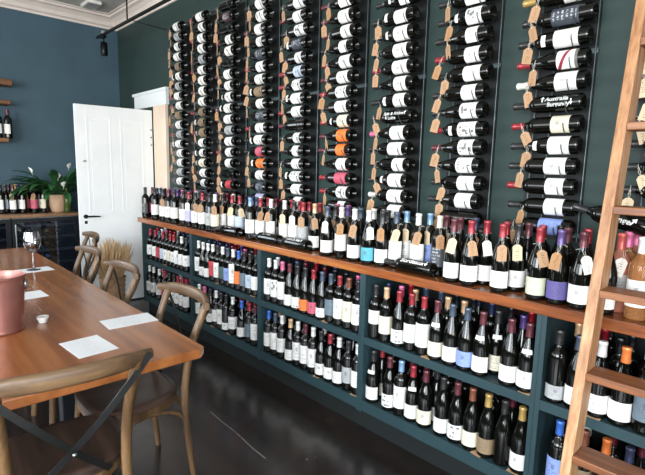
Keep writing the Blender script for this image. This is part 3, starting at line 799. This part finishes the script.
# ------------------------------------------------------------------ table and things on it
TZ = .75
m = MB(); pl = [(-4.72, -.965), (-1.66, -.965), (-1.64, -2.03), (-4.72, -2.03)]
pl = [(-4.74, -2.02), (-1.668, -2.02), (-1.648, -1.0), (-1.675, -.972), (-4.74, -.972)]
table = thing('dining_table', 'long brown wooden dining table with white sheets laid on it', 'table', (-3.2, -1.5, 0))
m = MB().prism([(x+3.2, y+1.5) for x, y in pl], TZ-.04, TZ); m.build('tabletop', M['table'], table, bevel=.006)
for x in (-.75, .70):
    for y in (-.22, .22): MB().box(x-.035, x+.035, y-.035, y+.035, 0, TZ-.04).build('leg', M['black_paint'], table, bevel=.004)
MB().box(-.75, .70, -.21, -.19, TZ-.12, TZ-.04).build('apron', M['black_paint'], table); MB().box(-.75, .70, .19, .21, TZ-.12, TZ-.04).build('apron', M['black_paint'], table)
def sheet(pts, label):
    m = MB(); pts = [Vector(p) for p in pts]; c = sum(pts, Vector((0, 0)))/4
    n = len(pts); vs = [(p.x-c.x, p.y-c.y, 0) for p in pts] + [(p.x-c.x, p.y-c.y, .0008) for p in pts]
    m.add(vs, [(3,2,1,0), (4,5,6,7)] + [(i, (i+1) % 4, 4+(i+1) % 4, 4+i) for i in range(4)])
    e = (pts[1]-pts[0]); f = (pts[3]-pts[0]); el, fl = e.length, f.length; e.normalize(); f.normalize(); p0 = pts[0]-c
    o = m.build('printed_sheet', M['paper'], None, None, lambda co: ((Vector((co.x, co.y))-p0).dot(f)/fl, (Vector((co.x, co.y))-p0).dot(e)/el))
    o.location = (c.x, c.y, TZ+.0003); o.color = srgb('eceef0'); tag(o, label, 'sheet of paper', 'white sheets on the table')
def rect(cx, cy, w, h, a):
    c, s = math.cos(a), math.sin(a); return [(cx+x*c-y*s, cy+x*s+y*c) for x, y in ((-w/2,-h/2),(w/2,-h/2),(w/2,h/2),(-w/2,h/2))]
sheet(rect(-1.967, -1.327, .215, .152, R(4)), 'white printed sheet nearest the camera on the table')
sheet(rect(-2.181, -1.079, .150, .225, R(-3)), 'white printed sheet on the table beside the nearest bottle-side chair')
sheet(rect(-2.965, -1.345, .170, .190, R(2)), 'white printed sheet just beyond the copper ice bucket')
sheet(rect(-3.665, -1.150, .150, .215, R(2)), 'white printed sheet under the stemmed wine glass')
sheet(rect(-4.28, -1.42, .15, .21, R(2)), 'white printed sheet at the far left of the table')
# wine glass
g = thing('wine_glass', 'clear stemmed wine glass standing on a white sheet', 'wine glass', (-3.675, -1.150, TZ+.0015)); g.scale = (1.18, 1.18, 1.20)
m = MB(); m.lathe([(.0365, 0), (.0365, .0016), (.012, .005), (.0045, .010), (.0038, .05), (.0038, .10)], 26); m.build('stem', M['clear'], g, 40)
out = [(.0045, .10), (.018, .106), (.034, .122), (.044, .145), (.046, .165), (.042, .19), (.036, .222)]
m = MB(); m.lathe(out + [(.0348, .222)] + [(r-.0013, z+.0012) for r, z in reversed(out[:-1])], 28); m.build('bowl', M['clear'], g, 40)
# tealight
k = thing('tealight_candle', 'small white tealight candle on the table beyond the nearest sheet', 'candle', (-2.413, -1.387, TZ)); k.scale = (1., 1., .8)
MB().lathe([(.017, 0), (.0195, .018), (.024, .020), (.025, .034), (.0235, .034), (.022, .024), (.0, .024)], 22, cap1=False).build('candle_cup', M['ceramic'], k, 40)
MB().lathe([(.0215, .0241), (.0215, .028)], 20).build('wax', M['wax'], k, 40); MB().tube([(0,0,.028),(.001,0,.035)], .0012, 6).build('wick', M['wick'], k)
# ice bucket
k = thing('ice_bucket', 'pink copper ice bucket with side lug at the left of the table', 'ice bucket', (-2.395, -1.553, TZ), R(20))
def bp(z): return .084+.018*(z/.24)
pr = [(.082, 0), (.086, .004)]
for i in range(1, 26):
    z = .004+.2*i/25; pr.append((bp(z)+(.0012 if i % 2 else -.0008)*(1 if i < 21 else 0), z))
pr += [(.101, .225), (.103, .238), (.106, .242), (.106, .247), (.102, .249), (.099, .242), (.095, .2), (.08, .02), (.0, .02)]
MB().lathe(pr, 40, cap1=False).build('bucket_body', M['copper'], k, 50)
lugang = math.atan2(.985, .175)-R(20)
m = MB(); cx, cy = .104*math.cos(lugang-.25), .104*math.sin(lugang-.25); q = Vector((-math.sin(lugang-.25), math.cos(lugang-.25), 0)); o_ = Vector((math.cos(lugang-.25), math.sin(lugang-.25), 0))
m.tube([Vector((cx, cy, .205))+q*.013*math.cos(a)+Vector((0, 0, .019*math.sin(a)))+o_*.003 for a in [2*PI*i/18 for i in range(18)]], .004, 8, closed=True)
m.build('side_lug', M['steel'], k, 60)

# ------------------------------------------------------------------ chairs
def make_chair():
    t = thing('cross_back_chair', 'x', 'chair', (0, 0, 0), 0, 'cross back chairs round the table')
    m = MB(); n = 36
    def sup(a, w, d, e=3.2):
        c, s = math.cos(a), math.sin(a); return (math.copysign(abs(c)**(2/e), c)*w, math.copysign(abs(s)**(2/e), s)*d)
    rings = [(.93, .432), (1., .437), (1.0, .457), (.96, .464), (.86, .4645), (.5, .4585), (.0001, .457)]
    vs = []; fs = []
    for k, z in rings:
        for i in range(n): x, y = sup(2*PI*i/n, .205*k, .2*k); x *= 1+.12*(y/.2); vs.append((x, y, z))
    for j in range(len(rings)-1):
        for i in range(n): q = (i+1) % n; fs.append((j*n+i, j*n+q, (j+1)*n+q, (j+1)*n+i))
    fs.append(tuple(reversed(range(n)))); m.add(vs, fs); m.build('seat', M['seat_wood'], t, 40)
    m = MB(); vs = []; fs = []; rg = [(.90, .40), (.97, .40), (.97, .432), (.90, .432)]
    for k, z in rg:
        for i in range(n): x, y = sup(2*PI*i/n, .205*k, .2*k); x *= 1+.12*(y/.2); vs.append((x, y, z))
    for j in range(4):
        for i in range(n): q = (i+1) % n; fs.append((j*n+i, j*n+q, ((j+1) % 4)*n+q, ((j+1) % 4)*n+i))
    m.add(vs, fs); m.build('seat_frame', M['chair_wood'], t, 40)
    def curve(P, N=14):
        P = [Vector(p) for p in P]; out = []
        for i in range(N+1):
            u = i/N*(len(P)-1); j = min(int(u), len(P)-2); f = u-j
            p0, p1, p2, p3 = P[max(j-1, 0)], P[j], P[j+1], P[min(j+2, len(P)-1)]
            out.append(.5*((2*p1)+(p2-p0)*f+(2*p0-5*p1+4*p2-p3)*f*f+(3*p1-p0-3*p2+p3)*f**3))
        return out
    for s in (-1, 1):
        c = curve([(s*.198, -.225, 0), (s*.184, -.200, .22), (s*.176, -.192, .44), (s*.179, -.222, .64), (s*.190, -.280, .80), (s*.192, -.306, .852)])
        MB().tube(c, [.0135+.0045*min(1, i/6) for i in range(len(c)-1)]+[.014], 10).build('leg', M['chair_wood'], t, 60)
        MB().tube(curve([(s*.195, .185, 0), (s*.185, .168, .25), (s*.178, .155, .43)], 8), .0165, 10).build('leg', M['chair_wood'], t, 60)
    # top rail: a bent slab, ends wrapped forward onto the posts
    P = []; N = 24
    for i in range(N+1):
        u = -1+2*i/N; P.append(Vector((u*.246, -.338+.066*abs(u)**2.3, .862-.006*u*u)))
    dirs = [(P[min(i+1, N)]-P[max(i-1, 0)]).normalized() for i in range(N+1)]
    m = MB(); vs = []; fs = []; K = 12
    for i, p in enumerate(P):
        u = abs(-1+2*i/N); hh = .029*(1-.40*max(0, u-.6)/.4); tt = .0145
        nrm = dirs[i].cross(Vector((0, 0, 1))).normalized()
        for k in range(K):
            a = 2*PI*k/K; x, y = sup(a, tt, hh, 3.); vs.append(p+nrm*x+Vector((0, 0, y)))
    for i in range(N):
        for k in range(K): q = (k+1) % K; fs.append((i*K+k, i*K+q, (i+1)*K+q, (i+1)*K+k))
    fs += [tuple(range(K)), tuple(range(N*K, (N+1)*K))]; m.add(vs, fs); m.build('top_rail', M['chair_rail'], t, 50)
    for s in (-1, 1):
        a = Vector((s*.236, -.298, .866)); b = Vector((-s*.122, -.199, .442)); pts = []; nd = []
        for i in range(15):
            f = i/14; p = a.lerp(b, f); p.y -= .040*math.sin(PI*f)**.8 + (.004 if s > 0 else .0) ; pts.append(p)
        dr = [(pts[min(i+1, 14)]-pts[max(i-1, 0)]).normalized() for i in range(15)]
        nn = [Vector((0, 1, 0)) - d*d.y for d in dr]; ww = [d.cross(q.normalized()) for d, q in zip(dr, nn)]
        MB().ribbon(pts, ww, .022, nn, .0035).build('back_strap', M['strap_metal'], t)
    rv = MB().lathe([(.007, 0), (.006, .004), (.002, .006)], 12).build('rivet', M['steel'], t, 50)
    rv.location = (0, -.293, .586); rv.rotation_euler = (R(90), 0, 0)
    for (x0, y0, x1, y1) in ((-.183, -.2, .183, -.2), (-.184, .165, .184, .165), (-.183, -.2, -.184, .165), (.183, -.2, .184, .165)):
        pts = []
        for i in range(17):
            a = PI*i/16; f = .5-.5*math.cos(a); pts.append((x0+(x1-x0)*f, y0+(y1-y0)*f, .245+.15*math.sin(a)**.7))
        MB().tube(pts, .0095, 8).build('brace', M['chair_wood'], t, 60)
    return t
CH = make_chair()
def dup(t, loc, rz, label):
    c = t.copy(); COL.objects.link(c); c.location = loc; c.rotation_euler = (0, 0, rz); c['label'] = label
    for ch in t.children:
        q = ch.copy(); COL.objects.link(q); q.parent = c
        for g2 in ch.children: w = g2.copy(); COL.objects.link(w); w.parent = q
    return c
CHL = [((-1.785, -1.492, 0), R(84), 'cross back wooden chair at the near end of the table'),
       ((-2.085, -1.135, 0), R(180), 'cross back chair on the bottle side, nearest the camera end'),
       ((-2.86, -1.14, 0), R(180), 'cross back chair on the bottle side, second from the near end'),
       ((-3.55, -1.12, 0), R(178), 'cross back chair on the bottle side, third from the near end'),
       ((-4.36, -.86, 0), R(172), 'cross back chair farthest along the table, pulled out near the door')]
for i, (l, r, d) in enumerate(CHL):
    if i == 0: CH.location = l; CH.rotation_euler = (0, 0, r); CH['label'] = d
    else: dup(CH, l, r, d)

# ------------------------------------------------------------------ ladder
lx = -.505; W_ = .44
lad = thing('library_ladder', 'tall pine library ladder leaning over the worktop at the right', 'ladder', (lx, 0, 0))
def ly(z): return -.10+.18*(z-1.37)
for x in (0, W_):
    m = MB(); z0, z1 = 0.0, 2.45; d = .092
    m.add([(x, ly(z0), z0), (x+.034, ly(z0), z0), (x+.034, ly(z0)+d, z0), (x, ly(z0)+d, z0), (x, ly(z1), z1), (x+.034, ly(z1), z1), (x+.034, ly(z1)+d, z1), (x, ly(z1)+d, z1)],
          [(0,3,2,1),(4,5,6,7),(0,1,5,4),(1,2,6,5),(2,3,7,6),(3,0,4,7)])
    m.build('side_rail', M['ladder'], lad, bevel=.003)
for i in range(-1, 7):
    z = 1.366+.282*(i-3)
    MB().box(.0345, W_-.0005, ly(z)-.004, ly(z)+.098, z-.013, z+.013).build('tread', M['tread'], lad, bevel=.003)
for i in range(-1, 7):
    z = 1.366+.282*(i-3); MB().box(-.006, .0, ly(z)+.025, ly(z)+.06, z-.02, z+.02).build('tread_peg', M['tread'], lad, bevel=.002)

# ------------------------------------------------------------------ far wall: bar, fridges, plant, shelves
BX = -5.60; BT = .955
tag(MB().box(XL+.002, BX+.015, -2.9, -.275, BT-.03, BT).build('bar_worktop', M['bar_wood'], bevel=.003), 'wooden worktop over the glass fronted wine fridges', 'worktop')
yd = y_at(13, BX, .7)
FR = [(-.29, yd-.004, 'dark wine fridge with glass door, next to the open door'), (yd-.008, yd-.62, 'dark wine fridge with glass door at the left photo edge')]
for (ya, yb, d) in FR:
    f = thing('wine_fridge', d, 'wine fridge', (BX, (ya+yb)/2, 0), 0, 'wine fridges under the bar'); h = abs(ya-yb)/2; zt = BT-.0305
    m = MB(); dpt = XL+.01-BX
    m.box(dpt, -.03, -h, -h+.03, .0, zt); m.box(dpt, -.03, h-.03, h, .0, zt); m.box(dpt, -.03, -h+.03, h-.03, zt-.03, zt); m.box(dpt, -.03, -h+.03, h-.03, 0, .08); m.box(dpt, dpt+.02, -h+.03, h-.03, .08, zt-.03)
    m.build('cabinet', M['black_paint'], f)
    dr = MB(); w = .045
    dr.box(-.029, 0, -h+.003, -h+w, .085, zt-.012); dr.box(-.029, 0, h-w, h-.003, .085, zt-.012); dr.box(-.029, 0, -h+w, h-w, zt-.05, zt-.012); dr.box(-.029, 0, -h+w, h-w, .085, .13)
    dd = dr.build('fridge_door', M['black_paint'], f)
    MB().box(-.018, -.010, -h+w, h-w, .13, zt-.05).build('door_glass', M['fridge_glass'], dd)
    MB().tube([(.03, -h+.03, .35), (.03, -h+.03, .86)], .008, 10).build('handle', M['steel'], dd, 60)
    MB().box(-.002, .002, -h+.005, h-.005, zt-.0115, zt-.002).build('trim_strip', M['steel'], f)
    added_glow = MB().box(-.10, -.07, -h+.06, h-.06, zt-.040, zt-.0305).build('light_strip', M['led'], f)  # added glowing strip, lifts the dark fridge interior
    for z in (.28, .42, .56, .70, .83):
        m = MB()
        for q in range(9): yy = -h+.05+(2*h-.1)*q/8; m.tube([(dpt+.03, yy, z), (-.05, yy, z)], .003, 6)
        m.box(-.055, -.045, -h+.035, h-.035, z-.012, z+.012); m.build('wire_shelf', M['bar_wood'], f)
# fridge contents: a few lying bottles, necks out
fo = 0
for (ya, yb, d) in FR[:1]:
    for z in (.29, .43, .57, .71):
        for q in range(4):
            y = yb+.10+q*.125
            if y > ya-.08: break
            fo += 1
            eul = Matrix(((0, 0, 1), (1, 0, 0), (0, 1, 0))).to_euler()
            t = thing('wine_bottle', uniq('bottle lying in the fridge nearest the door, %s counting left to right from the bottom' % ORD[fo]), 'wine bottle', (XL+.06, y, z+.045), 0, 'bottles lying inside the wine fridge', eul)
            bottle_parts(t, 'b', random.choice('rkwmg'), 'k')
# bottles on the bar
BB = [(1.5,'b','k','w',None,-5.80),(6.5,'b','k','l',None,-5.76),(14,'b','m','w','k',-5.76),(19,'b','y','w',None,-5.86),(23,'b','k','w',None,-5.76),(28,'b','r','p','k',-5.86),(34.5,'b','m','p','k',-5.76),(44,'b','k','c',None,-5.76),(39.5,'b','m','w',None,-5.86),(17,'b','g','w',None,-5.95),(10,'b','k','w',None,-5.86)]
for i, (px, sh, cap, lab, tg, X) in enumerate(sorted(BB)):
    Y = y_at(px, X, BT+.08)
    if any((X-a)**2+(Y-b)**2 < (2*.0378)**2 for a, b in placed.setdefault('bar2', [])): X -= .085; Y = y_at(px, X, BT+.08)
    placed['bar2'].append((X, Y))
    t = stand(X, Y, BT, sh, cap, lab, '%s bottle with %s, %s from left on the bar by plant' % (desc_cap(cap), desc_lab(lab), ORD[i+1]), 'bottles on the bar', tg)
X = -5.72; Y = y_at(67.5, X, BT+.05)
stand(X, Y, BT, 'b', None, 'k', 'short green glass bottle on the bar right of the plant pot', 'bottles on the bar', None, None, M['green_glass'])
# plant
X = -5.80; Y = y_at(58, X, BT+.08)
pt = thing('potted_peace_lily', 'green leafy peace lily with white flowers in tan ribbed pot', 'potted plant', (X, Y, BT))
n = 40; prof2 = [(.062, 0), (.072, .01), (.09, .06), (.098, .12), (.096, .17), (.092, .19), (.086, .19), (.086, .165)]
m = MB(); vs = []; fs = []
for r_, z in prof2:
    for i in range(n): rr = r_*(1+(.018 if i % 2 else -.01) if .005 < z < .185 else 1); vs.append((rr*math.cos(2*PI*i/n), rr*math.sin(2*PI*i/n), z))
for j in range(len(prof2)-1):
    for i in range(n): q = (i+1) % n; fs.append((j*n+i, j*n+q, (j+1)*n+q, (j+1)*n+i))
fs.append(tuple(reversed(range(n)))); m.add(vs, fs); m.build('pot', M['pot'], pt, 30)
MB().lathe([(.0855, .160), (.0855, .168)], 24).build('soil', M['soil'], pt)
rl = random.Random(11)
def leaf(m, base, az, ln, wd, up, droop, roll=0):
    pts = []; N = 9; d = Vector((math.cos(az), math.sin(az), 0)); sd = Vector((-math.sin(az), math.cos(az), 0))
    vs = []; fs = []
    for i in range(N+1):
        f = i/N; a = up-droop*f**1.4
        if i == 0: p = Vector(base)
        else: p = p + (d*math.cos(a)+Vector((0, 0, 1))*math.sin(a))*ln/N
        w = wd*max(.06, math.sin(PI*min(1, max(0, (f-.28)/.72)))**.8) if f > .28 else wd*.07
        nn = (-d*math.sin(a)+Vector((0, 0, 1))*math.cos(a))
        vs += [p-sd*w+nn*w*.3, p-nn*.001, p+sd*w+nn*w*.3, p+nn*.0012]
    for i in range(N):
        a = i*4; b = a+4
        for k in range(4): q = (k+1) % 4; fs.append((a+k, a+q, b+q, b+k))
    m.add(vs, fs)
m = MB()
for i in range(84):
    az = rl.choice((-1, 1))*PI/2 + rl.gauss(0, .75); u = rl.uniform(.55, 1.35); ln = rl.uniform(.30, .56)
    if math.cos(az) < -.25: ln *= .55; u = max(u, 1.1)
    leaf(m, (.03*math.cos(az), .03*math.sin(az), .168), az, ln, rl.uniform(.028, .046), u, rl.uniform(.7, 1.7))
m.build('foliage', M['leaf'], pt, 60)
for (a, ln, u) in ((R(-75), .34, .75), (R(60), .22, .85), (R(-10), .26, .75), (R(25), .34, 1.0), (R(5), .2, .45)):
    d = Vector((math.cos(a)*math.cos(u), math.sin(a)*math.cos(u), math.sin(u))); s = Vector((0, 0, .168)); e = s+d*ln
    fl = MB().tube([s, s+d*ln*.5+Vector((0, 0, .01)), e], .003, 6).build('flower_stalk', M['leaf'], pt, 60)
    m = MB(); leaf(m, e, a, .095, .028, 1.3, .4); m.build('flower', M['flower'], fl, 60)
# floating shelves at the left edge
for i, (px, z, th, d) in enumerate(((12.5, 2.275, .06, 'top wooden wall shelf at the left photo edge'), (11, 2.08, .04, 'middle wooden wall shelf at the left photo edge'), (9.5, 1.695, .04, 'lowest wooden wall shelf holding two bottles at left edge'))):
    yr = y_at(px, XL+.21, z)
    tag(MB().box(XL+.001, XL+.21, yr-.9, yr, z, z+th).build('wall_shelf', M['shelf_wood'], bevel=.006), d, 'shelf', 'wooden shelves on the blue wall')
YS = y_at(8.3, XL+.15, 1.83)
for w, Y in (('right', YS), ('left', YS-.085)):
    stand(XL+.15, Y, 1.735, 'b', 'm' if w == 'right' else 'k', 'w', 'white labelled bottle on the lowest wall shelf, %s of the pair' % w, 'bottles on the wall shelf')
# dried grass in a wicker basket by the door
gx, gy = -4.80, -.20
gx = -4.72; gy = y_at(112, gx, .5)
bk = thing('dried_grass_basket', 'wicker basket of dried tan grass beside the open door', 'basket of dried grass', (gx, gy, 0))
pr = [(.09, 0), (.10, .01)] + [(.10+.02*(i/14)+(.004 if i % 2 else -.002), .01+.36*i/14) for i in range(1, 15)] + [(.126, .375), (.126, .385), (.112, .385), (.10, .05), (.0, .05)]
MB().lathe(pr, 30, cap1=False).build('basket', M['wicker'], bk, 40)
m = MB(); rg = random.Random(5)
for i in range(330):
    a = rg.uniform(0, 2*PI); r0 = rg.uniform(0, .07); r1 = rg.uniform(.02, .21); h = rg.uniform(.58, .80)-r1*.35
    p0 = Vector((r0*math.cos(a), r0*math.sin(a), .055)); p2 = Vector((r1*math.cos(a+.3), r1*math.sin(a+.3), h)); p1 = p0.lerp(p2, .5)+Vector((0, 0, .03))
    p1 = Vector((min(.09, r1*.6)*math.cos(a+.1), min(.09, r1*.6)*math.sin(a+.1), .38))
    m.tube([p0, p1, p2.lerp(p1, .25), p2], [.0016, .002, .0062, .001], 4)
gr = m.build('dried_grass', M['straw'], bk, 60); gr['kind'] = 'stuff'

# ------------------------------------------------------------------ ceiling items
tr = thing('track_rail', 'black ceiling light track hung on thin rods above the racks', 'light track', (-5.72, .03, 2.87))
MB().box(0, 7.8, -.011, .011, -.006, .016).build('rail', M['black_metal'], tr)
for x in (.86, 3.0, 5.2): MB().tube([(x, 0, .022), (x, 0, ZC-2.87)], .008, 8).build('hanging_rod', M['black_metal'], tr, 60)
MB().tube([(.95, 0, 0), (1.02, .2, -.03), (1.05, .368, -.045)], .004, 8).build('wall_stay', M['black_metal'], tr, 60)
sp = thing('track_spotlight', 'black cylindrical spotlight hanging at the far track end', 'spotlight', (-5.52, .03, 2.857))
MB().box(-.05, .05, -.016, .016, -.022, .0).build('adapter', M['black_metal'], sp)
MB().tube([(0, 0, -.022), (0, 0, -.07)], .007, 8).build('stem', M['black_metal'], sp, 60)
MB().lathe([(.032, -.2), (.036, -.195), (.036, -.07), (.03, -.062)], 22).build('lamp_head', M['black_metal'], sp, 40)
MB().lathe([(.03, .022), (.03, .05), (.02, .06)], 20).build('collar', M['steel'], sp, 40)
vt = thing('ceiling_vent', 'pale rectangular vent box on the ceiling near the corner', 'vent', (-5.62, .02, ZC))
vt.location = (-5.72, y_at(91, -5.72, ZC-.02), ZC)
MB().box(-.13, .13, -.07, .07, -.035, -.0005).build('vent_body', M['ceramic'], vt, bevel=.006)
m = MB()
for q in range(5): m.box(-.11, .11, -.05+q*.022, -.042+q*.022, -.039, -.0352)
m.build('vent_grille', M['steel'], vt)

# ------------------------------------------------------------------ light
w = bpy.data.worlds.new('sky'); SC.world = w; w.use_nodes = True
bg = w.node_tree.nodes['Background']; sky = w.node_tree.nodes.new('ShaderNodeTexSky'); sky.sky_type = 'NISHITA'; sky.sun_disc = False; sky.sun_elevation = R(38); sky.sun_rotation = R(120)
w.node_tree.links.new(sky.outputs[0], bg.inputs[0]); bg.inputs[1].default_value = .35
def area(name, loc, rot, sx, sy, pw, col):
    d = bpy.data.lights.new(name, 'AREA'); d.shape = 'RECTANGLE'; d.size = sx; d.size_y = sy; d.energy = pw; d.color = col
    o = bpy.data.objects.new(name, d); COL.objects.link(o); o.location = loc; o.rotation_euler = rot; return o
for nm, h, pw in (('daylight_window', WIN['front'][0], 95), ('daylight_window', WIN['front'][1], 330)):
    area(nm, ((h[0]+h[1])/2, YF-.02, (h[2]+h[3])/2), (R(90), 0, 0), h[1]-h[0]-.15, h[3]-h[2]-.15, pw, (.93, .97, 1.))
h = WIN['left'][0]; area('daylight_window', (XL-.02, (h[0]+h[1])/2, (h[2]+h[3])/2), (0, R(-90), 0), h[3]-h[2]-.15, h[1]-h[0]-.15, 70, (.86, .94, 1.))
h = WIN['right'][0]; area('daylight_window', (XR+.02, (h[0]+h[1])/2, (h[2]+h[3])/2), (0, R(90), 0), h[3]-h[2]-.15, h[1]-h[0]-.15, 130, (.86, .93, 1.))
SC.view_settings.view_transform = 'Standard'; SC.view_settings.look = 'None'; SC.view_settings.gamma = 1; SC.view_settings.exposure = 0.15
SC.view_settings.use_curve_mapping = False
SC.cycles.use_denoising = True; SC.cycles.max_bounces = 8; SC.cycles.transparent_max_bounces = 16
